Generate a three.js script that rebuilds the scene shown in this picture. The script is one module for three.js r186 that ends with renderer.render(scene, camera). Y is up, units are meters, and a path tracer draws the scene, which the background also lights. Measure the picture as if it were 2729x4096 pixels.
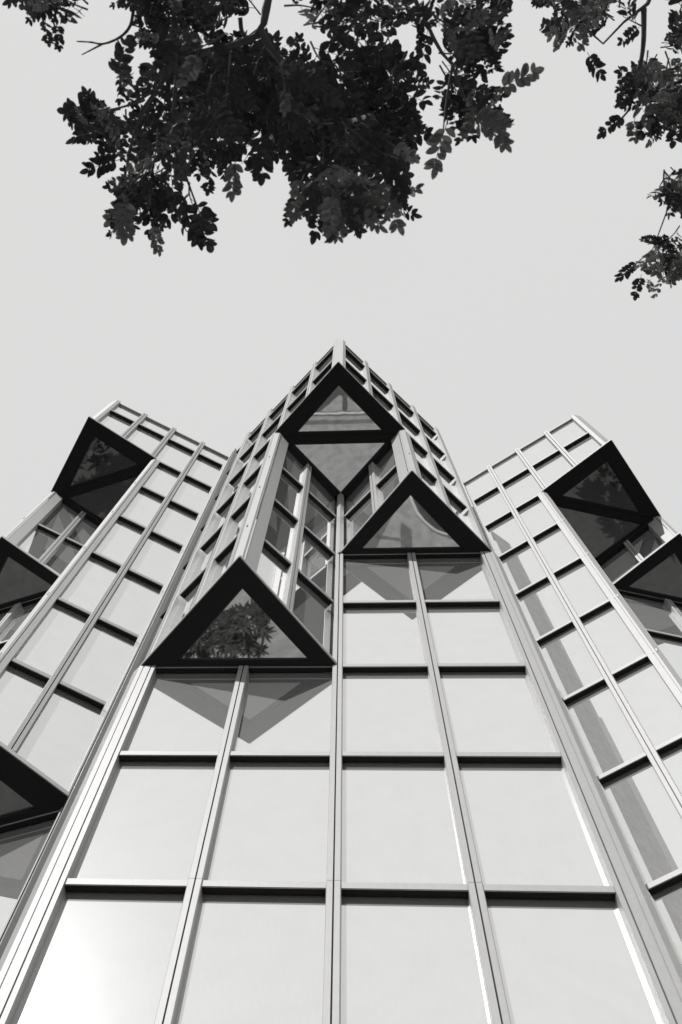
import * as THREE from 'three';
import { mergeGeometries } from 'three/addons/utils/BufferGeometryUtils.js';
import { ImprovedNoise } from 'three/addons/math/ImprovedNoise.js';

// ------------------------------------------------------------------ camera, sky, sun, exposure
const scene = new THREE.Scene();
const A = 2.0;                       // width of one front pane, metres
const LV = 1.78 * A;                 // height of one storey
const Y0 = 9.99;                     // height of storey line 0 above the ground
const FPX = 3921.7, PW = 2729, PH = 4096;
const camera = new THREE.PerspectiveCamera(2 * Math.atan(PH / 2 / FPX) * 180 / Math.PI, PW / PH, 0.1, 3000);
camera.position.set(0.17916 * A, Y0 - 4.19033 * A, 4.60737 * A);
camera.rotation.order = 'YXZ';
camera.rotation.set(1.2884, 0.30714, 0.27619);
camera.setViewOffset(PW, PH, 291.7, 94.1, PW, PH);   // the lens is shifted a little, as in the print's crop
camera.updateMatrixWorld(true);
scene.add(camera);
camera.focus = 20; camera.userData.fStop = 7;   // the leaves close by are a touch soft, as in the print

const renderer = new THREE.WebGLRenderer({ antialias: true });
renderer.toneMapping = THREE.LinearToneMapping;
renderer.toneMappingExposure = 1;
renderer.shadowMap.enabled = true;

const SUN = new THREE.Vector3(-0.3049, 0.6717, 0.6753).normalize();
{
  const w = 64, h = 32, d = new Float32Array(w * h * 4);
  for (let y = 0; y < h; y++) for (let x = 0; x < w; x++) {
    const el = ((y + 0.5) / h - 0.5) * Math.PI, az = ((x + 0.5) / w) * 2 * Math.PI;
    const dir = new THREE.Vector3(-Math.cos(az) * Math.cos(el), Math.sin(el), -Math.sin(az) * Math.cos(el));
    const v = 0.705 * (1 + 0.035 * dir.dot(SUN));
    d.set([v * 1.0, v * 1.0, v * 0.995, 1], (y * w + x) * 4);
  }
  const t = new THREE.DataTexture(d, w, h, THREE.RGBAFormat, THREE.FloatType);
  t.mapping = THREE.EquirectangularReflectionMapping; t.magFilter = THREE.LinearFilter; t.needsUpdate = true;
  scene.background = t; scene.environment = t;
}
const sun = new THREE.DirectionalLight(new THREE.Color(1, 0.99, 0.975), 5.0);
sun.position.copy(SUN).multiplyScalar(120).add(new THREE.Vector3(0, 15, 0));
sun.target.position.set(0, 15, 0);
sun.castShadow = true; sun.shadow.radius = 1; sun.shadow.mapSize.set(2048, 2048);
Object.assign(sun.shadow.camera, { left: -45, right: 45, top: 45, bottom: -45, near: 1, far: 300 });
scene.add(sun, sun.target);

// ------------------------------------------------------------------ helpers
let seed = 7;
const rnd = () => { seed = (seed * 1664525 + 1013904223) >>> 0; return seed / 4294967296; };
const rr = (a, b) => a + (b - a) * rnd();
const noise = new ImprovedNoise();
const used = new Map();
function numbered(n) { const k = used.get(n) ?? 0; used.set(n, k + 1); return k ? `${n}_${String(k).padStart(3, '0')}` : n; }
function mesh(name, geo, mat, parent) {
  const m = new THREE.Mesh(geo, mat); m.name = numbered(name); m.castShadow = m.receiveShadow = true;
  parent.add(m); return m;
}
function tag(o, label, category, group) { Object.assign(o.userData, { label, category }); if (group) o.userData.group = group; return o; }
const grey = (v) => new THREE.Color().setRGB(v, v, v * 0.995);

// a tiling texture of dust and drip marks
function dustTexture(n, lo, hi, fn, srgb) {
  const d = new Uint8Array(n * n * 4);
  for (let y = 0; y < n; y++) for (let x = 0; x < n; x++) {
    const v = Math.max(0, Math.min(1, fn(x / n, y / n))), b = Math.round(255 * (lo + (hi - lo) * v));
    d.set([b, b, b, 255], (y * n + x) * 4);
  }
  const t = new THREE.DataTexture(d, n, n); t.wrapS = t.wrapT = THREE.RepeatWrapping; t.magFilter = THREE.LinearFilter; t.minFilter = THREE.LinearMipmapLinearFilter;
  t.generateMipmaps = true; if (srgb) t.colorSpace = THREE.SRGBColorSpace; t.needsUpdate = true; return t;
}
const per = (x, y, f, z) => { // periodic noise on the unit square
  const a = x * 2 * Math.PI, b = y * 2 * Math.PI, r = f / 6.283;
  return noise.noise(r * Math.cos(a) + 7 + z, r * Math.sin(a) + r * Math.cos(b) * 1.3 + z * 3.1, r * Math.sin(b) + 3.7);
};
const dust = dustTexture(512, 0.955, 1.0, (x, y) => 0.75 + 0.5 * per(x, y, 9, 1) + 0.28 * per(x, y * 0.25, 90, 5) + 0.2 * per(x, y, 140, 9));
const wavy = dustTexture(256, 0, 1, (x, y) => 0.5 + 0.45 * per(x, y, 7, 3) + 0.25 * per(x, y, 16, 8));
const brushed = dustTexture(512, 0.9, 1.0, (x, y) => 0.7 + 0.5 * per(x, y * 0.2, 60, 2) + 0.45 * per(x, y, 22, 4) + 0.3 * per(x, y, 150, 6));
const paving = dustTexture(512, 0.6, 1.0, (x, y) => 0.6 + 0.6 * per(x, y, 12, 2) + 0.5 * per(x, y, 70, 4) + 0.3 * per(x, y, 230, 6));

const M = {
  pane: new THREE.MeshPhysicalMaterial({ color: grey(0.87), map: dust, metalness: 0.84, roughness: 0.012, clearcoat: 0.12, clearcoatRoughness: 0.26 }),
  metal: new THREE.MeshPhysicalMaterial({ color: grey(0.315), map: brushed, metalness: 0.05, roughness: 0.52 }),
  panel: new THREE.MeshPhysicalMaterial({ color: grey(0.07), map: brushed, metalness: 0.3, roughness: 0.4 }),
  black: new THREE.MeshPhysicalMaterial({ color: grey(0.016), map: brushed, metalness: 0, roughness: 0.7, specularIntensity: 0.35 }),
  bead: new THREE.MeshPhysicalMaterial({ color: grey(0.03), roughness: 0.4 }),
  gap: new THREE.MeshStandardMaterial({ color: grey(0.16), roughness: 0.9 }),
  soffit: new THREE.MeshPhysicalMaterial({ color: grey(0.58), map: dust, metalness: 0.97, roughness: 0.02, bumpMap: wavy, bumpScale: 0.0002 }),
  wall: new THREE.MeshStandardMaterial({ color: grey(0.3), map: paving, roughness: 0.9 }),
  ground: new THREE.MeshStandardMaterial({ color: grey(0.27), map: paving, roughness: 0.95 }),
  soil: new THREE.MeshStandardMaterial({ color: grey(0.045), map: paving, roughness: 1 }),
  strip: new THREE.MeshStandardMaterial({ color: grey(0.12), map: paving, roughness: 0.95 }),
  asphalt: new THREE.MeshStandardMaterial({ color: grey(0.06), map: paving, roughness: 0.95 }),
  kerb: new THREE.MeshStandardMaterial({ color: grey(0.5), map: paving, roughness: 0.9 }),
  bark: new THREE.MeshStandardMaterial({ color: grey(0.045), map: brushed, roughness: 0.95 }),
  leaf: new THREE.MeshPhysicalMaterial({ color: grey(0.022), specularIntensity: 0.4, roughness: 0.75, transmission: 0.35, thickness: 0, side: THREE.DoubleSide }),  // dark copy: the shade inside the crown is put into the colour
  leafLit: new THREE.MeshPhysicalMaterial({ color: grey(0.085), specularIntensity: 0.5, roughness: 0.75, transmission: 0.4, thickness: 0, side: THREE.DoubleSide }),  // paler copy: the light on outer leaves is put into the colour
  leafShrub: new THREE.MeshPhysicalMaterial({ color: grey(0.03), specularIntensity: 0.4, roughness: 0.7, side: THREE.DoubleSide }),
};

// ------------------------------------------------------------------ the setting
const flat = (name, shape, y, m) => { const o = mesh(name, new THREE.ShapeGeometry(shape, 24).rotateX(-Math.PI / 2).translate(0, y, 0), m, scene); o.userData.kind = 'structure';
  const u = o.geometry.attributes.uv; for (let i = 0; i < u.count; i++) u.setXY(i, u.getX(i) / 6, u.getY(i) / 6); return o; };
const rect = (x0, x1, z0, z1) => new THREE.Shape([[x0, -z0], [x0, -z1], [x1, -z1], [x1, -z0]].map(([x, y]) => new THREE.Vector2(x, y)));
const spline = (pts) => { const s = new THREE.Shape(); s.moveTo(pts[0][0], -pts[0][1]); s.splineThru(pts.slice(1).concat([pts[0]]).map(([x, z]) => new THREE.Vector2(x, -z))); return s; };
flat('ground', rect(-800, 800, -800, 800), 0, M.soil);
flat('pavement', rect(-9.5, 12, -3, 31.45), 0.012, M.ground);
flat('road', rect(-300, 300, 31.5, 44), 0.012, M.asphalt);
const poly = (pts) => new THREE.Shape(pts.map(([x, z]) => new THREE.Vector2(x, -z)));
for (const pts of [[[-2.0, 31.75], [-0.5, 33.4], [-0.22, 33.4], [-0.22, 31.75]], [[0.2, 31.75], [0.2, 33.3], [1.5, 31.95], [1.5, 31.75]]]) flat('traffic_island', poly(pts), 0.02, M.ground);
for (const pts of [[[2.5, 20.1], [2.95, 19.7], [1.8, 17.2], [0.7, 17.2]], [[3.3, 17.2], [3.4, 19.1], [4.05, 18.5], [4.0, 17.2]], [[1.9, 17.95], [2.0, 18.2], [3.3, 17.9], [3.3, 17.7]]]) flat('dark_ground_patch', poly(pts), 0.018, M.strip);  // dark flat shapes added on the ground for the soffit glass to mirror
flat('dark_ground_patch', rect(-9.4, 11.9, 30.4, 30.85), 0.018, M.strip);

// ------------------------------------------------------------------ the building: three wings of mirrored glass
const building = new THREE.Group(); building.name = 'glass_building'; scene.add(building);
tag(building, 'mirrored glass building with stepped triangular corners and pale metal mullions', 'building');

// plan coordinates of a wing are in pane widths: x along the front, z outwards
function makeWing(name, label, { pos, turn, sc, hl, hr, hd, top, roof, low, leftExtra, rightExtra, rightWall }) {
  const U = A * sc, H = (k) => Y0 + k * LV;
  const F = 0.074, PR = 0.015;              // glass to transom front, and how far fins stand proud
  const uvBox = (g, s = 1) => {             // uv in metres from the position, on the face's main axis
    const p = g.attributes.position, n = g.attributes.normal, uv = g.attributes.uv, o = rnd() * 7;
    for (let i = 0; i < p.count; i++) {
      const ny = Math.abs(n.getY(i));
      const hx = Math.abs(n.getX(i)) > Math.abs(n.getZ(i)) ? p.getZ(i) : p.getX(i);
      uv.setXY(i, (ny > 0.7 ? p.getX(i) : hx) * s / 2.2 + o, (ny > 0.7 ? p.getZ(i) : p.getY(i)) * s / 2.2 + o);
    }
    return g;
  };
  const prism = (pts, y0, y1) => {          // plan polygon (pane widths) pulled up from y0 to y1
    const s = new THREE.Shape(pts.map(([x, z]) => new THREE.Vector2(x * U, -z * U)));
    const g = new THREE.ExtrudeGeometry(s, { depth: y1 - y0, bevelEnabled: false });
    g.rotateX(-Math.PI / 2).translate(0, y0, 0); return uvBox(g);
  };
  const M_ = 0.472, tri = (z) => M_ * U * Math.max(0, z), dia = (z) => M_ * U * Math.max(0, z - 0.95);   // the soffits rise towards their corner
  const all = (z) => M_ * U * (z - 0.95);
  const lift = (g, f) => {                  // raise a shape with the slope of the soffit
    const q = g.index ? g.toNonIndexed() : g, p = q.attributes.position;
    for (let i = 0; i < p.count; i++) p.setY(i, p.getY(i) + f(p.getZ(i) / U));
    q.computeVertexNormals(); return q;
  };
  const walls = [prism([[-2.02, -0.13], [2.02, -0.13], [2.02, -5], [-2.02, -5]], 0, H(roof) - 0.35)];
  walls.push(prism([[-1.96, -0.13], [-0.16, -0.13], [-1, 0.72], [-1.9, -0.02]], H(hl) + 0.6 * U, H(roof) - 0.35));
  walls.push(prism([[1.96, -0.13], [1.9, -0.02], [1, 0.72], [0.16, -0.13]], H(hr) + 0.6 * U, H(roof) - 0.35));
  walls.push(prism([[0, -0.05], [0.94, 0.9], [0, 1.86], [-0.94, 0.9]], H(hd) + 0.8 * U, H(roof) - 0.35));
  const wing = mesh(name, mergeGeometries(walls), M.wall, building);
  wing.position.set(pos[0] * A, 0, pos[1] * A); wing.rotation.y = turn; wing.userData.label = label;

  const unit = new THREE.BoxGeometry(1, 1, 1);
  const boxAt = (p, t, n, len, y0, y1, d0, d1) => {   // a box along t at p (plan metres), from depth d0 to d1 along n
    const g = unit.clone().scale(len, y1 - y0, d1 - d0).translate(0, (y0 + y1) / 2, (d0 + d1) / 2);
    g.applyMatrix4(new THREE.Matrix4().makeBasis(new THREE.Vector3(t[0], 0, t[1]), new THREE.Vector3(0, 1, 0), new THREE.Vector3(n[0], 0, n[1])).setPosition(p[0], 0, p[1]));
    return g;
  };
  const two = (g1, g2) => { const g = mergeGeometries([g1, g2], true); return g; };
  // one bay of curtain wall between two plan points on the glass line, from storey a to storey b (outside is right of p->q seen with x right, z to the viewer)
  function bay(p, q, a, b, e0 = 0.054, e1 = 0.054, bands = true, lowBand = true, rise = null, fall = null) {
    const dx = q[0] - p[0], dz = q[1] - p[1], L = Math.hypot(dx, dz), t = [dx / L, dz / L], n = [-t[1], t[0]];
    for (let k = Math.ceil(a); k < b; k++) {
      const y0 = H(k) + 0.006, y1 = Math.min(H(k + 1), H(b)) - 0.006;
      const c = [(p[0] + q[0]) / 2 * U, (p[1] + q[1]) / 2 * U];
      const g = unit.clone().scale((L - 0.04) * U, y1 - y0, 0.03).translate(0, 0, -0.015);
      const uv = g.attributes.uv, ps = g.attributes.position, ou = rnd() * 5, ov = rnd() * 5;
      if (rise && k === Math.ceil(a)) {     // the lowest pane is cut to the slope of the soffit
        const yp = rise(p[1]) + 0.1, yq = rise(q[1]) + 0.1;
        for (let i = 0; i < ps.count; i++) if (ps.getY(i) < 0) ps.setY(i, ps.getY(i) + (ps.getX(i) < 0 ? yp : yq));
      }
      if (fall && H(k + 1) > H(b) - 0.01) { // and the topmost under the big soffit
        const yp = fall(p[1]), yq = fall(q[1]);
        for (let i = 0; i < ps.count; i++) if (ps.getY(i) > 0) ps.setY(i, ps.getY(i) + (ps.getX(i) < 0 ? yp : yq));
      }
      for (let i = 0; i < uv.count; i++) uv.setXY(i, ps.getX(i) / 4 + ou, ps.getY(i) / 4 + ov);
      const m = mesh('pane', g, M.pane, wing);
      m.position.set(c[0], (y0 + y1) / 2, c[1]);
      m.rotation.set(rr(-1, 1) * 0.0012, Math.atan2(n[0], n[1]) + rr(-1, 1) * 0.0012, 0, 'YXZ');
    }
    if (bands) for (let k = Math.ceil(a) + (lowBand ? 0 : 1); k <= Math.min(fall ? b - 1 : b, top); k++) {
      const len = (L - e0 - e1) * U, mid = [(p[0] + t[0] * (L + e0 - e1) / 2) * U, (p[1] + t[1] * (L + e0 - e1) / 2) * U];
      const y0 = H(k), y1 = y0 + 0.036 * LV;
      mesh('transom', two(uvBox(boxAt(mid, t, n, len, y0, y1, (F - 0.012) * U, F * U)), uvBox(boxAt(mid, t, n, len - 0.004, y0 + 0.004, y1 - 0.004, 0.004, (F - 0.012) * U))), [M.metal, M.black], wing);  // black rear box: shade of the underside is put into its colour
    }
  }
  // vertical fins; a plain one has two flat halves with a dark groove between them
  const place = (pts, p, n) => pts.map(([s, d]) => [p[0] + n[1] * s + n[0] * d, p[1] - n[0] * s + n[1] * d]);
  function fin(p, n, a, b, w = 0.053) {
    const f = F + PR, g = 0.006, gd = 0.035;
    const half = [[-w, -0.03], [w, -0.03], [w, f - 0.006], [w - 0.006, f], [g, f], [g, f - gd], [-g, f - gd], [-g, f], [-w + 0.006, f], [-w, f - 0.006]];
    const strip = [[-g + 0.0005, f - gd - 0.004], [g - 0.0005, f - gd - 0.004], [g - 0.0005, f - gd + 0.003], [-g + 0.0005, f - gd + 0.003]];
    const j = H(1.036), cuts = a < j && j < b ? [[a, j - 0.006], [j + 0.002, b]] : [[a, b]];   // the fins come in lengths, with a fine joint
    for (const [a1, b1] of cuts)
      mesh('mullion', two(prism(place(half, p, n), a1, b1), prism(place(strip, p, n), a1, b1 - 0.01)), [M.metal, M.gap], wing);
  }
  const post = (pts, a, b) => mesh('corner_mullion', prism(pts, a, b), M.metal, wing);
  const r = Math.SQRT1_2, nL = [-r, r], nR = [r, r];     // outward normals of the two legs
  const base = low, T = H(roof) + 0.12, UP = 0.128;

  // front, between the two end mullions
  const gz = -F;
  for (const [x0, x1, h] of [[-2, -1, hl], [-1, 0, hl], [0, 1, hr], [1, 2, hr]])
    bay([x0, gz], [x1, gz], base, h, x0 === -2 ? 0.046 : 0.054, x1 === 2 ? 0.046 : 0.054);
  fin([-1, gz], [0, 1], 0, H(hl)); fin([1, gz], [0, 1], 0, H(hr));
  fin([0, gz], [0, 1], 0, H(Math.max(hl, hr)));
  if (Math.max(hl, hr) < hd) post([[-0.055, -0.06], [-0.055, -0.005], [0, 0.045], [0.055, -0.005], [0.055, -0.06], [0, -0.1]], H(Math.max(hl, hr)), H(hd) - 0.5 * U);
  for (const s of [-1, 1]) {
    const e = [[1.955, -0.1], [1.955, 0.015], [1.994, 0.015], [1.994, -0.02], [2.006, -0.02], [2.006, 0.015], [2.07, 0.015], [2.074, 0.004], [2.082, 0.004], [2.086, 0.013], [2.127, 0.013], [2.149, -0.008], [2.2, -0.058], [2.12, -0.14]];
    post((s < 0 ? e.map(([x, z]) => [-x, z]).reverse() : e).reverse(), 0, H(s < 0 ? hl : hr) + 0.02);
  }
  // legs
  const at = (s, t) => [s * 2 * t, 2 - 2 * t];           // glass line of a leg: t 0 at the apex, 1 at the end
  for (const s of [-1, 1]) {
    const h = s < 0 ? hl : hr, n = s < 0 ? nL : nR;
    const flip = (p, q, ...x) => s > 0 ? bay(p, q, ...x) : bay(q, p, ...x);
    flip(at(s, 0), at(s, 0.25), hd, roof, s > 0 ? 0.1 : 0.054, s > 0 ? 0.054 : 0.1, true, false, dia);
    flip(at(s, 0.25), at(s, 0.5), hd, roof, 0.054, 0.054, true, false, dia);
    flip(at(s, 0.5), at(s, 0.75), h, roof, 0.054, 0.054, true, false, tri);
    flip(at(s, 0.75), at(s, 1), h, roof, s > 0 ? 0.054 : 0.1, s > 0 ? 0.1 : 0.054, true, false, tri);
    fin(at(s, 0.25), n, H(hd) + UP + dia(1.55), T); fin(at(s, 0.75), n, H(h) + UP + tri(0.55), T); fin(at(s, 0.5), n, H(hd) + UP + dia(1.1), T); fin(at(s, 1), n, H(h) + UP + 0.04, T);
    // corner of the lower triangle, between the outer leg and the inner leg
    const c = [[1.195, 0.925], [1.146, 0.974], [1.132, 0.96], [1.124, 0.968], [1.138, 0.982], [1.118, 1.002], [1.038, 1.002], [1.018, 0.982], [1.032, 0.968], [1.024, 0.96], [1.01, 0.974], [0.95, 0.914], [0.88, 0.844], [0.93, 0.74], [1.08, 0.82]];
    post(s > 0 ? c : c.map(([x, z]) => [-x, z]).reverse(), H(h) + UP + tri(0.98), H(hd) - 0.002);
    // inner leg under the big soffit, two bays
    const q0 = [s * 1, 1], q1 = [0, 0], o = -0.16 * 0.5;
    const mv = ([x, z]) => [x - s * o, z + o];
    if (h < hd) {
      const ni = s < 0 ? nR : nL, I = (t) => mv([s * (1 - t), 1 - t]);
      flip(I(0.5), I(0), h, hd, s > 0 ? 0.054 : 0.15, s > 0 ? 0.15 : 0.054, true, false, tri, all); flip(I(1), I(0.5), h, hd, 0.054, 0.054, true, false, tri, all);
      fin(I(0.5), ni, H(h) + UP + tri(0.5), H(hd) + all(0.5) - 0.03);
      const c = I(0.5), t2 = s > 0 ? [r, r] : [r, -r];   // the sloping head of the inner panes
      mesh('transom', lift(uvBox(boxAt([c[0] * U, c[1] * U], t2, ni, 1.3 * U, H(hd) - 0.075 * U, H(hd) - 0.001, 0.004, (F + 0.02) * U)), all), M.black, wing);
    }
    // coping along the roof line
    const cp = at(s, 0.5), t = s > 0 ? [r, -r] : [r, r];
    mesh('coping', uvBox(boxAt([cp[0] * U, cp[1] * U], t, n, 2.72 * U, H(roof), H(roof) + 0.09, -0.15, 0.045 * U)), M.metal, wing);
    // the narrow return beyond the end mullion
    const ex = s < 0 ? leftExtra : rightExtra;
    if (ex) {
      const p = [s * 2.06, -0.06], q = [s * (2 + ex), -ex];
      for (let k = base; k <= top; k++) {
        const n2 = n, mid = [(p[0] + q[0]) / 2 * U, (p[1] + q[1]) / 2 * U], L2 = Math.hypot(q[0] - p[0], q[1] - p[1]) * U, t2 = s > 0 ? [r, -r] : [r, r];
        mesh('side_panel', uvBox(boxAt(mid, t2, n2, L2, H(k) + 0.01, Math.min(H(k + 1), H(roof)) - 0.01, -0.03, 0)), M.panel, wing);
        const m2 = [mid[0] - s * 0.16 * L2, mid[1] + 0.16 * L2];
        mesh('transom', uvBox(boxAt(m2, t2, n2, L2 * 0.5, H(k) + 0.004, H(k) + 0.036 * LV, 0.004, F * 0.7 * U)), M.black, wing);
      }
      mesh('gap_shade', prism((s > 0 ? (v) => v : (v) => v.map(([x, z]) => [-x, z]).reverse())([[2 + ex + 0.1, -ex - 0.1], [2 + ex + 0.06, -ex + 0.02], [2 + ex, -ex - 0.02], [2 + ex, -ex - 0.2]]), 0, T - 0.1), M.black, wing);  // black filler in the notch, the shade of the gap as colour
      post((s > 0 ? (v) => v : (v) => v.map(([x, z]) => [-x, z]).reverse())([[2 + ex + 0.03, -ex + 0.055], [2 + ex + 0.01, -ex + 0.075], [2 + ex - 0.05, -ex], [2 + ex - 0.02, -ex - 0.05]].map(([x, z]) => [x, z])), 0, T);
    }
  }
  post([[0.125, 1.99], [0.075, 2.04], [-0.075, 2.04], [-0.125, 1.99], [-0.06, 1.9], [0, 1.86], [0.06, 1.9]], H(hd) + UP + dia(2.02), T);
  if (rightWall) {
    mesh('return_wall', prism([[2.16, -0.12], [2.1, -0.12], [2.19, -0.6], [2.25, -0.6]], 0, T - 0.2), M.wall, wing);
    for (let k = base; k < 9; k++) mesh('pane', prism([[2.245, -0.6], [2.21, -0.6], [2.38, -1.45], [2.415, -1.45]], H(k) + 0.006, H(k + 1) - 0.006), M.pane, wing);
  }
  // soffits: a black frame with a pale edge, and dark glass set into it
  const holeOf = (pts) => new THREE.Path(pts.map(([x, z]) => new THREE.Vector2(x * U, -z * U)));
  function soffit(outline, holes, k, f, edges) {
    const s = new THREE.Shape(outline.map(([x, z]) => new THREE.Vector2(x * U, -z * U)));
    s.holes = holes.map(holeOf);
    const g = new THREE.ExtrudeGeometry(s, { depth: 0.1, bevelEnabled: false });
    g.rotateX(-Math.PI / 2).translate(0, H(k) + 0.003, 0); uvBox(g);
    const parts = [lift(g, f)];
    const edge = [];
    for (let i = 0; i < edges; i++) {                     // the pale cover strip along the outer sides
      const p = outline[i], q = outline[i + 1], L = Math.hypot(q[0] - p[0], q[1] - p[1]), t = [(p[0] - q[0]) / L, (p[1] - q[1]) / L];
      edge.push(lift(uvBox(boxAt([(p[0] + q[0]) / 2 * U, (p[1] + q[1]) / 2 * U], t, [-t[1], t[0]], L * U, H(k) + 0.014, H(k) + 0.118, 0.0, 0.022)), f));
    }
    if (edge.length) mesh('soffit_frame', two(parts[0], mergeGeometries(edge)), [M.black, M.metal], wing); else mesh('soffit_frame', parts[0], M.black, wing);
    holes.forEach((hp) => {
      const cx = hp.reduce((q, v) => q + v[0], 0) / hp.length, cz = hp.reduce((q, v) => q + v[1], 0) / hp.length;
      const big = hp.map(([x, z]) => [cx + (x - cx) * 1.05, cz + (z - cz) * 1.05]);
      const gp = lift(prism(big, H(k) + 0.107, H(k) + 0.14), f), uv = gp.attributes.uv;
      for (let i = 0; i < uv.count; i++) uv.setXY(i, uv.getX(i) * 0.6, uv.getY(i) * 0.6);
      mesh('soffit_pane', gp, M.soffit, wing);
      const ring = new THREE.Shape(hp.map(([x, z]) => new THREE.Vector2(x * U, -z * U)));
      ring.holes = [holeOf(hp.map(([x, z]) => [cx + (x - cx) * 0.955, cz + (z - cz) * 0.955]))];
      mesh('glazing_bead', lift(uvBox(new THREE.ExtrudeGeometry(ring, { depth: 0.035, bevelEnabled: false }).rotateX(-Math.PI / 2).translate(0, H(k) + 0.07, 0)), f), M.bead, wing);
    });
  }
  const mir = (p) => p.map(([x, z]) => [-x, z]).reverse();
  const lin = (z0) => (z) => M_ * U * (z - z0);
  const hole = [[1.72, 0.055], [1.02, 0.765], [0.29, 0.055]];
  soffit([[2.09, -0.07], [2.14, -0.02], [1.045, 1.06], [0.02, 0.02], [0.02, 0.002], [2.0, 0.002]], [hole], hr, lin(0), 3);
  soffit([[-0.02, 0.02], [-1.045, 1.06], [-2.14, -0.02], [-2.09, -0.07], [-2.0, 0.002], [-0.02, 0.002]], [mir(hole)], hl, lin(0), 3);
  soffit([[1.05, 0.93], [1.12, 1.0], [0, 2.12], [-1.12, 1.0], [-1.05, 0.93], [-0.9, 0.945], [0.9, 0.945]], [[[0.76, 0.99], [0, 1.765], [-0.76, 0.99]]], hd, lin(0.95), 4);
  soffit([[1.0, 0.94], [-1.0, 0.94], [-0.03, -0.03], [0.03, -0.03]], [[[-0.83, 0.815], [0, 0.0], [0.83, 0.815]]], hd, lin(0.95), 0);
  return wing;
}
makeWing('central_wing', 'central wing with three triangular soffits', { pos: [0, 0], turn: 0, sc: 1, hl: 3, hr: 5, hd: 7, top: 9, roof: 9.45, low: -2, leftExtra: 0.35, rightWall: true });
makeWing('side_wing', 'left wing whose metal fins are in half shade', { pos: [-4.425, -1.1329], turn: -0.28874, sc: 1.00705, hl: 6, hr: 2, hd: 8, top: 9, roof: 9.5, low: -2 });
makeWing('side_wing', 'right wing with bright sunlit fins', { pos: [4.715, -1.94124], turn: 0.23556, sc: 1.03134, hl: 0, hr: 7, hd: 8, top: 9, roof: 9.9, low: -2 });

// ------------------------------------------------------------------ plants and beds between the camera and the front
{
  const pts = [[4.0, 21.9], [4.2, 20.6], [4.55, 19.6], [5.2, 18.7], [5.9, 18.2], [7.2, 17.9], [9.5, 19], [9.6, 22.5], [6, 23.2]];
  flat('planting_bed', spline(pts), 0.03, M.soil);
  const c = new THREE.CatmullRomCurve3(pts.map(([x, z]) => new THREE.Vector3(x, 0.05, z)), true);
  const o = mesh('kerb', new THREE.TubeGeometry(c, 90, 0.1, 6, true), M.kerb, scene); o.userData.kind = 'structure';
}
for (const z of [31.46]) { const o = mesh('kerb', new THREE.BoxGeometry(500, 0.13, 0.2).translate(0, 0.065, z), M.kerb, scene); o.userData.kind = 'structure'; }

function merged(list) { return mergeGeometries(list.map((g) => (g.index ? g.toNonIndexed() : g))); }
function limb(points, r0, r1, seg = 5) {      // a tapered tube through points
  const c = new THREE.CatmullRomCurve3(points), n = Math.max(4, points.length * 4), g = new THREE.TubeGeometry(c, n, 1, seg, false);
  const p = g.attributes.position;
  for (let i = 0; i <= n; i++) { const o = c.getPointAt(i / n), r = r0 + (r1 - r0) * (i / n) * (1 + 0.08 * Math.sin(i * 2.3));
    for (let k = 0; k <= seg; k++) { const v = i * (seg + 1) + k; p.setXYZ(v, o.x + (p.getX(v) - o.x) * r, o.y + (p.getY(v) - o.y) * r, o.z + (p.getZ(v) - o.z) * r); } }
  g.computeVertexNormals(); return g;
}
// one leaflet: an oval blade, cupped along its midrib, from the origin along +y
function leaflet(len, wid, cup, curl) {
  const rows = [0, 0.12, 0.35, 0.62, 0.85, 1], ws = [0.0, 0.55, 1, 0.95, 0.6, 0.0], pos = [], idx = [];
  rows.forEach((t, i) => { const w = ws[i] * wid / 2, z = -curl * len * t * t;
    pos.push(-w, t * len, z + cup * w, 0, t * len, z, w, t * len, z + cup * w); });
  for (let i = 0; i < rows.length - 1; i++) { const a = i * 3; idx.push(a, a + 1, a + 3, a + 1, a + 4, a + 3, a + 1, a + 2, a + 4, a + 2, a + 5, a + 4); }
  const g = new THREE.BufferGeometry(); g.setAttribute('position', new THREE.Float32BufferAttribute(pos, 3));
  g.setAttribute('uv', new THREE.Float32BufferAttribute(pos.filter((_, i) => i % 3 < 2), 2)); g.setIndex(idx); g.computeVertexNormals(); return g;
}
// a feathered leaf of length 1 along +y, facing +z
function compoundLeaf(pairs) {
  const gs = [], L = 1;
  const bend = rr(-0.12, 0.12), drop = rr(0.02, 0.16);
  const spine = (t) => new THREE.Vector3(bend * Math.sin(t * 2.2), t * L * 0.86, -drop * t * t);
  gs.push(limb([0, 0.3, 0.6, 0.9, 1].map((t) => spine(t)), 0.009, 0.004, 4));
  const add = (t, side, k) => {
    const sz = (k === 0 ? 0.25 : 0.265 * (0.78 + 0.32 * Math.sin(Math.PI * (0.2 + 0.75 * t)))) * rr(0.86, 1.12);
    const g = leaflet(sz, sz * rr(0.5, 0.64), rr(0.1, 0.5), rr(0, 0.25));
    g.rotateY(rr(-0.5, 0.5)); g.rotateX(rr(-0.35, 0.2)); g.rotateZ(-side * rr(0.75, 1.15) + rr(-0.12, 0.12));
    const o = spine(t); g.translate(o.x, o.y, o.z); gs.push(g);
  };
  for (let i = 0; i < pairs; i++) { const t = 0.2 + 0.76 * i / (pairs - 1); for (const s of [-1, 1]) if (rnd() > 0.05) add(t + rr(-0.02, 0.02), s, 1); }
  add(1, rr(-0.2, 0.2), 0);
  return merged(gs.map((g) => { if (!g.attributes.uv) g.setAttribute('uv', new THREE.Float32BufferAttribute(new Float32Array(g.attributes.position.count * 2), 2)); return g; }));
}
const SPRIGS = []; for (let i = 0; i < 4; i++) SPRIGS.push(compoundLeaf(6 + (i % 2)));
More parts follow.
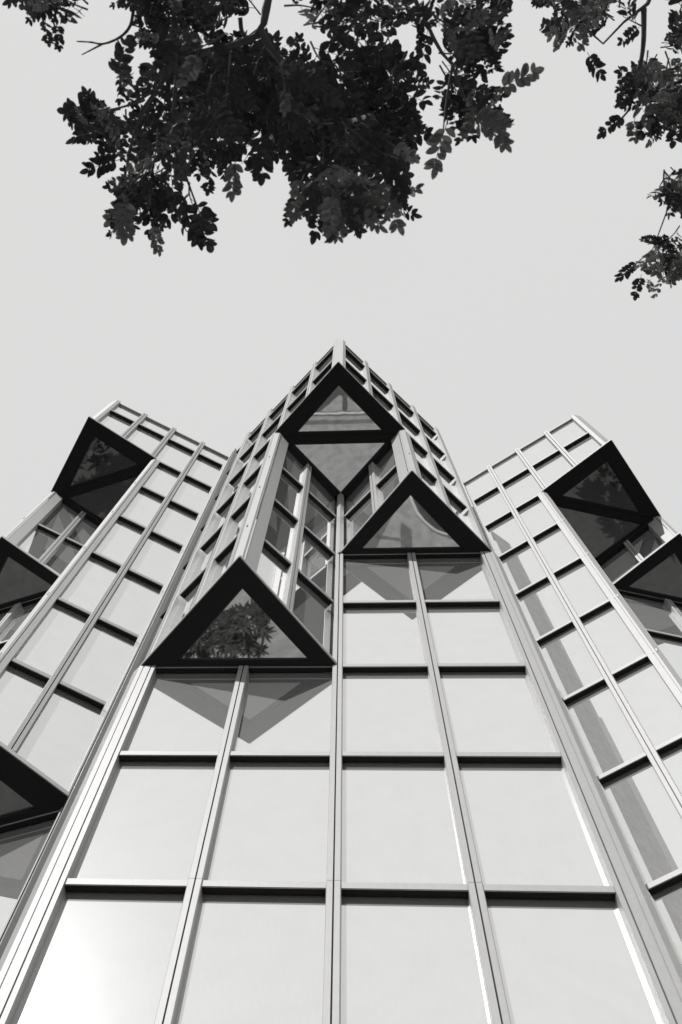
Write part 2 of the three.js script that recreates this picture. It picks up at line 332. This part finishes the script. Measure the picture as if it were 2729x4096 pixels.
const LEAVES = []; for (let i = 0; i < 12; i++) LEAVES.push(compoundLeaf(4 + (i % 3)));

// a point of the place seen at x, y of the photograph (1568 wide), so many metres from the camera
const sight = (x, y, d) => new THREE.Vector3((x * 1.7405 - 1364.5 + 291.7) / FPX, -(y * 1.7405 - 2048 + 94.1) / FPX, -1).normalize().multiplyScalar(d).applyQuaternion(camera.quaternion).add(camera.position);
const inside = (x, y, poly) => { let c = false; for (let i = 0, j = poly.length - 1; i < poly.length; j = i++) { const [a, b] = poly[i], [u, v] = poly[j]; if ((b > y) !== (v > y) && x < (u - a) * (y - b) / (v - b) + a) c = !c; } return c; };

function tree(name, label, trunkPts, limbs, areas, sprigs, hub) {
  const t = new THREE.Group(); t.name = name; scene.add(t); tag(t, label, 'tree');
  const foot = trunkPts[0]; t.position.set(foot[0], 0, foot[2]);
  const rel = (v) => v.clone().sub(t.position);
  const trunk = mesh('trunk', limb(trunkPts.map((p) => rel(new THREE.Vector3(...p))), 0.19, 0.07, 10), M.bark, t);
  for (const [pts, r0, r1] of limbs) mesh('limb', limb(pts.map((p) => rel(p.length === 4 ? new THREE.Vector3(p[0], p[1], p[2]) : sight(...p))), r0, r1, 6), M.bark, t);
  const put = [];                                        // base, tip, twist
  for (const [x0, y0, x1, y1, d] of sprigs) put.push([x0, y0, x1, y1, d, rr(-0.45, 0.45), 0.5, true]);
  const twigs = [];
  for (const { poly, n, d, len, spread, p = 0.25 } of areas) {  // p: share of leaves in the lit colour, higher outside the core
    const xs = poly.map((p) => p[0]), ys = poly.map((p) => p[1]);
    let k = 0, tries = 0;
    while (k < n && tries++ < n * 80) {
      const x = rr(Math.min(...xs), Math.max(...xs)), y = rr(Math.min(...ys), Math.max(...ys));
      if (!inside(x, y, poly)) continue;
      const a = Math.atan2(y - hub[1], x - hub[0]) + rr(-1, 1) * spread, l = len * rr(0.7, 1.5), bend = rr(-0.5, 0.5), z0 = rr(d[0], d[1]), dz = rr(-0.18, 0.18);
      const on = (t) => [x + Math.cos(a + bend * t) * l * t, y + Math.sin(a + bend * t) * l * t + 0.12 * l * t * t, z0 + dz * t];
      const e = on(1); if (!inside(e[0], e[1], poly) && e[1] > 0) continue;
      twigs.push(limb([0, 0.35, 0.7, 1].map((t) => rel(sight(...on(t)))), 0.0035, 0.0012, 4));
      const m = 4 + Math.floor(rnd() * 3);
      for (let i = 0; i <= m; i++) {
        const t = i === m ? 1 : 0.15 + 0.8 * i / m, o = on(t), side = i % 2 ? 1 : -1, la = a + bend * t + (i === m ? rr(-0.2, 0.2) : side * rr(0.55, 1.15)), ll = len * rr(0.62, 1.05);
        const tx = o[0] + Math.cos(la) * ll, ty = o[1] + Math.sin(la) * ll + 0.1 * ll;
        if (!inside(o[0] + (tx - o[0]) * 0.55, o[1] + (ty - o[1]) * 0.55, poly) && ty > 10) continue;
        put.push([o[0], o[1], tx, ty, o[2] * rr(0.985, 1.015), rr(-1.0, 1.0), p]);
      }
      k++;
    }
  }
  mesh('twigs', mergeGeometries(twigs), M.bark, t).userData.kind = 'stuff';
  const loose = [];
  put.sort((a, b) => a[4] - b[4]);
  put.forEach(([x0, y0, x1, y1, d, tw, pp, sprig], i) => {
    const p = sight(x0, y0, d), q = sight(x1, y1, d * rr(0.97, 1.03)), y = q.clone().sub(p), len = y.length(); y.normalize();
    const toCam = camera.position.clone().sub(p).normalize();
    const z = toCam.addScaledVector(y, -toCam.dot(y)).normalize(), x = new THREE.Vector3().crossVectors(y, z);
    const m = new THREE.Matrix4().makeBasis(x, y, z).multiply(new THREE.Matrix4().makeRotationY(tw));
    m.scale(new THREE.Vector3(len, len, len)).setPosition(rel(p));
    const g = sprig ? SPRIGS[i % SPRIGS.length] : LEAVES[i % LEAVES.length];
    if (i < 300) { const o = mesh('leaf', g, rnd() < pp ? M.leafLit : M.leaf, t); m.decompose(o.position, o.quaternion, o.scale); }
    else loose.push(g.clone().applyMatrix4(m));
  });
  if (loose.length) mesh('foliage', mergeGeometries(loose), M.leaf, t).userData.kind = 'stuff';
  return t;
}
const W = (x, y, z) => [x, y, z, 1];
tree('overhanging_tree', 'dark leafy tree reaching in from the top of the picture above the central wing',
  [[0.4, 0, 13.2], [0.5, 2.2, 13.0], [0.3, 4.2, 12.4], [0.35, 5.4, 11.6]],
  [
    [[W(0.35, 5.3, 11.7), [640, -130, 4.1], [612, 20, 3.9], [598, 75, 3.85], [560, 95, 3.85], [510, 110, 3.8], [460, 120, 3.8], [410, 145, 3.75], [365, 200, 3.7], [325, 262, 3.7], [300, 340, 3.65], [285, 430, 3.6]], 0.034, 0.004],
    [[[600, 70, 3.85], [625, 115, 3.8], [665, 160, 3.8], [705, 205, 3.75], [745, 260, 3.7], [775, 340, 3.6], [790, 430, 3.5]], 0.016, 0.004],
    [[[552, 40, 3.9], [556, 72, 3.9], [570, 92, 3.86]], 0.008, 0.008],
    [[W(0.45, 5.2, 11.8), [330, -60, 4.0], [330, 30, 3.9], [352, 60, 3.85], [368, 95, 3.8]], 0.022, 0.008],
    [[[312, -40, 3.9], [306, 30, 3.9], [298, 62, 3.88], [275, 86, 3.86], [235, 101, 3.85], [210, 97, 3.84], [176, 95, 3.83]], 0.008, 0.0022],
    [[[238, 100, 3.85], [215, 112, 3.84], [188, 126, 3.83]], 0.004, 0.002], [[[300, 56, 3.88], [320, 62, 3.87], [338, 72, 3.86]], 0.0035, 0.002],
    [[W(0.6, 5.2, 11.8), [930, -80, 3.9], [985, 60, 3.8], [1010, 115, 3.75], [1035, 140, 3.7], [1050, 180, 3.65], [1075, 240, 3.6], [1112, 292, 3.55], [1150, 320, 3.5]], 0.02, 0.003],
    [[[1075, 240, 3.6], [1110, 225, 3.6], [1150, 200, 3.6]], 0.004, 0.002], [[[1040, 150, 3.7], [1025, 240, 3.6], [1018, 310, 3.5]], 0.005, 0.002],
    [[W(0.4, 5.3, 11.7), [90, -100, 4], [110, 20, 3.9], [130, 70, 3.85]], 0.012, 0.003],
    [[[410, 145, 3.75], [400, 260, 3.7], [420, 380, 3.6], [455, 480, 3.55]], 0.008, 0.003], [[[365, 200, 3.7], [300, 240, 3.65], [200, 262, 3.6]], 0.006, 0.002],
  ],
  [
    { poly: [[345, 20], [500, 0], [960, 0], [1000, 90], [992, 200], [962, 280], [945, 360], [900, 400], [860, 450], [800, 480], [720, 460], [668, 420], [630, 350], [590, 395], [540, 415], [470, 420], [380, 430], [300, 420], [285, 330], [270, 260], [320, 200], [345, 150], [335, 90]], n: 62, d: [3.0, 4.9], len: 90, spread: 0.9, p: 0.12 },
    { poly: [[420, 120], [600, 90], [740, 120], [830, 240], [800, 380], [700, 400], [640, 330], [560, 390], [460, 380], [420, 250]], n: 36, d: [4.0, 5.2], len: 92, spread: 3.1, p: 0 },
    { poly: [[340, -60], [970, -60], [970, 50], [900, 70], [700, 60], [345, 70]], n: 26, d: [3.4, 4.8], len: 88, spread: 1.6, p: 0.2 },
    { poly: [[800, 60], [960, 60], [975, 200], [945, 320], [900, 400], [820, 420], [780, 300]], n: 15, d: [4.0, 5.2], len: 90, spread: 3.1 },
    { poly: [[150, 255], [215, 235], [275, 245], [300, 300], [290, 340], [225, 315], [180, 295]], n: 9, d: [3.4, 4.2], len: 75, spread: 0.8 },
    { poly: [[262, 120], [300, 95], [302, 150], [310, 220], [262, 232], [258, 170]], n: 4, d: [3.4, 4.0], len: 75, spread: 0.8 },
    { poly: [[255, 330], [440, 400], [460, 470], [485, 560], [440, 520], [390, 470], [350, 520], [310, 460], [300, 540], [262, 530]], n: 11, d: [3.2, 4.2], len: 84, spread: 0.5, p: 0.3 },
    { poly: [[650, 400], [900, 400], [960, 340], [945, 410], [925, 500], [880, 470], [830, 520], [770, 530], [700, 490], [670, 490]], n: 14, d: [2.9, 3.7], len: 90, spread: 0.6, p: 0.6 },
    { poly: [[985, 0], [1150, 0], [1160, 85], [1135, 150], [1105, 165], [1140, 225], [1165, 300], [1110, 325], [1055, 300], [1010, 262], [1012, 170], [990, 110]], n: 22, d: [3.3, 4.4], len: 72, spread: 0.9, p: 0.65 },
    { poly: [[60, -30], [205, -30], [203, 60], [160, 110], [125, 100], [85, 60]], n: 7, d: [3.5, 4.3], len: 75, spread: 0.8 },
  ],
  [
    [1140, 208, 1243, 162, 3.5], [1030, 275, 998, 398, 3.3], [1110, 262, 1176, 335, 3.4], [1085, 250, 1172, 292, 3.4], [455, 470, 482, 575, 3.4], [420, 450, 470, 560, 3.5],
    [352, 510, 368, 584, 3.6], [285, 450, 285, 556, 3.4], [262, 470, 300, 550, 3.5], [770, 440, 762, 550, 3.1], [700, 400, 680, 508, 3.1], [720, 400, 715, 498, 3.0], [810, 440, 822, 532, 3.0], [880, 430, 922, 530, 3.2],
    [900, 330, 958, 372, 3.2], [890, 360, 935, 455, 3.2], [600, 300, 600, 412, 3.3], [545, 360, 540, 452, 3.3], [490, 380, 482, 448, 3.4], [240, 265, 138, 264, 3.8], [270, 180, 292, 100, 3.7], [278, 366, 198, 390, 3.8], [275, 350, 225, 372, 3.7], [130, 50, 138, 112, 3.9], [105, 40, 118, 105, 3.9],
    [940, 240, 958, 300, 3.6], [850, 430, 862, 500, 3.05], [740, 450, 790, 532, 3.05], [1120, 150, 1160, 90, 3.7],
  ], [600, 40]);
tree('overhanging_tree', 'thinner leafy tree hanging in at the right edge of the picture',
  [[5.2, 0, 13.5], [5.1, 2.5, 13.2], [4.6, 4.6, 12.4], [4.0, 6.0, 11.6]],
  [
    [[W(4.0, 5.9, 11.7), [1560, -120, 4.9], [1480, 20, 4.7], [1420, 60, 4.6], [1370, 110, 4.5], [1340, 60, 4.5]], 0.03, 0.004],
    [[[1480, 20, 4.7], [1478, 110, 4.6], [1462, 190, 4.5], [1440, 260, 4.4], [1400, 296, 4.4]], 0.012, 0.003],
    [[W(4.0, 5.9, 11.7), [1640, 300, 4.6], [1560, 420, 4.5], [1520, 520, 4.4], [1490, 590, 4.4], [1430, 634, 4.4]], 0.02, 0.002],
    [[[1560, 420, 4.5], [1530, 410, 4.5], [1515, 430, 4.5]], 0.006, 0.002],
  ],
  [
    { poly: [[1262, 40], [1290, -20], [1430, -20], [1420, 60], [1395, 90], [1388, 165], [1365, 150], [1330, 120], [1275, 100]], n: 11, d: [3.9, 5.2], len: 64, spread: 1.0, p: 0.5 },
    { poly: [[1420, -20], [1600, -20], [1600, 120], [1500, 110], [1440, 130], [1420, 60]], n: 9, d: [4.1, 5.2], len: 70, spread: 2.0 },
    { poly: [[1440, 130], [1500, 100], [1600, 110], [1600, 300], [1520, 305], [1470, 318], [1445, 270], [1415, 210]], n: 14, d: [4.0, 5.2], len: 64, spread: 1.2, p: 0.5 },
    { poly: [[1505, 410], [1535, 380], [1600, 400], [1600, 490], [1530, 480], [1506, 460]], n: 6, d: [4.0, 4.8], len: 65, spread: 1.0, p: 0.5 },
    { poly: [[1480, 545], [1530, 500], [1600, 520], [1600, 660], [1500, 680], [1455, 670], [1452, 620]], n: 7, d: [4.0, 4.8], len: 60, spread: 1.0, p: 0.5 },
  ],
  [[1440, 262, 1376, 312, 4.2], [1350, 120, 1380, 178, 4.3], [1290, 60, 1253, 60, 4.5], [1470, 600, 1416, 640, 4.6], [1475, 630, 1458, 686, 4.3], [1495, 640, 1490, 672, 4.3], [1460, 270, 1470, 322, 4.3], [1500, 260, 1512, 308, 4.3], [1300, 70, 1278, 112, 4.4]], [1540, 40]);

// small garden trees in front of the building; the lowest soffit mirrors their crowns from above
function gardenTree(label, x, z, h, clumps, spreadR, ll = [0.4, 0.62], lw = [0.11, 0.16], n = 13) {
  const t = new THREE.Group(); t.name = numbered('garden_tree'); t.position.set(x, 0, z); scene.add(t); tag(t, label, 'tree');
  const stems = [], leaves = [];
  const stem0 = limb([[0, 0, 0], [0.05, h * 0.35, 0.04], [0, h * 0.6, 0]].map((p) => new THREE.Vector3(...p)), 0.09, 0.06, 7);
  mesh('trunk', stem0, M.bark, t);
  for (let c = 0; c < clumps; c++) {
    const a = rr(0, 6.283), r = spreadR * Math.sqrt(rnd()), e = new THREE.Vector3(Math.cos(a) * r, h * rr(0.8, 1) - r * 0.25, Math.sin(a) * r);
    stems.push(limb([new THREE.Vector3(0, h * 0.55, 0), e.clone().multiplyScalar(0.5).add(new THREE.Vector3(0, h * 0.35, 0)), e], 0.035, 0.015, 5));
    for (let i = 0; i < n; i++) { const g = leaflet(rr(...ll), rr(...lw), 0.3, rr(0.1, 0.35)); g.rotateX(-Math.PI / 2 + rr(0.1, 0.75)); g.rotateY(i / n * 6.283 + rr(-0.2, 0.2)); g.translate(e.x, e.y, e.z); leaves.push(g); }
  }
  mesh('branches', merged(stems), M.bark, t);
  mesh('crown', merged(leaves), M.leafShrub, t).userData.kind = 'stuff';
}
gardenTree('small garden tree with star-shaped leaf clumps, mirrored in the lowest soffit of the central wing', -3.9, 9.8, 3.3, 24, 1.35, [0.38, 0.62], [0.11, 0.16], 11);
gardenTree('bushier garden tree mirrored at the left of the lowest central soffit', -6.5, 9.5, 3.2, 60, 2.0, [0.3, 0.5], [0.1, 0.15], 11);
gardenTree('unseen broad tree added on the dark lawn to mottle the mirror image in the left wing soffits', -35, 29, 5.5, 60, 4.2, [0.9, 1.5], [0.3, 0.45]);  // unseen trees, added so the side wing soffits mirror uneven tones
gardenTree('unseen broad tree added on the dark lawn to mottle the mirror image in the right wing soffits', 32.5, 27, 5.2, 55, 4.0, [0.9, 1.5], [0.3, 0.45]);

renderer.render(scene, camera);
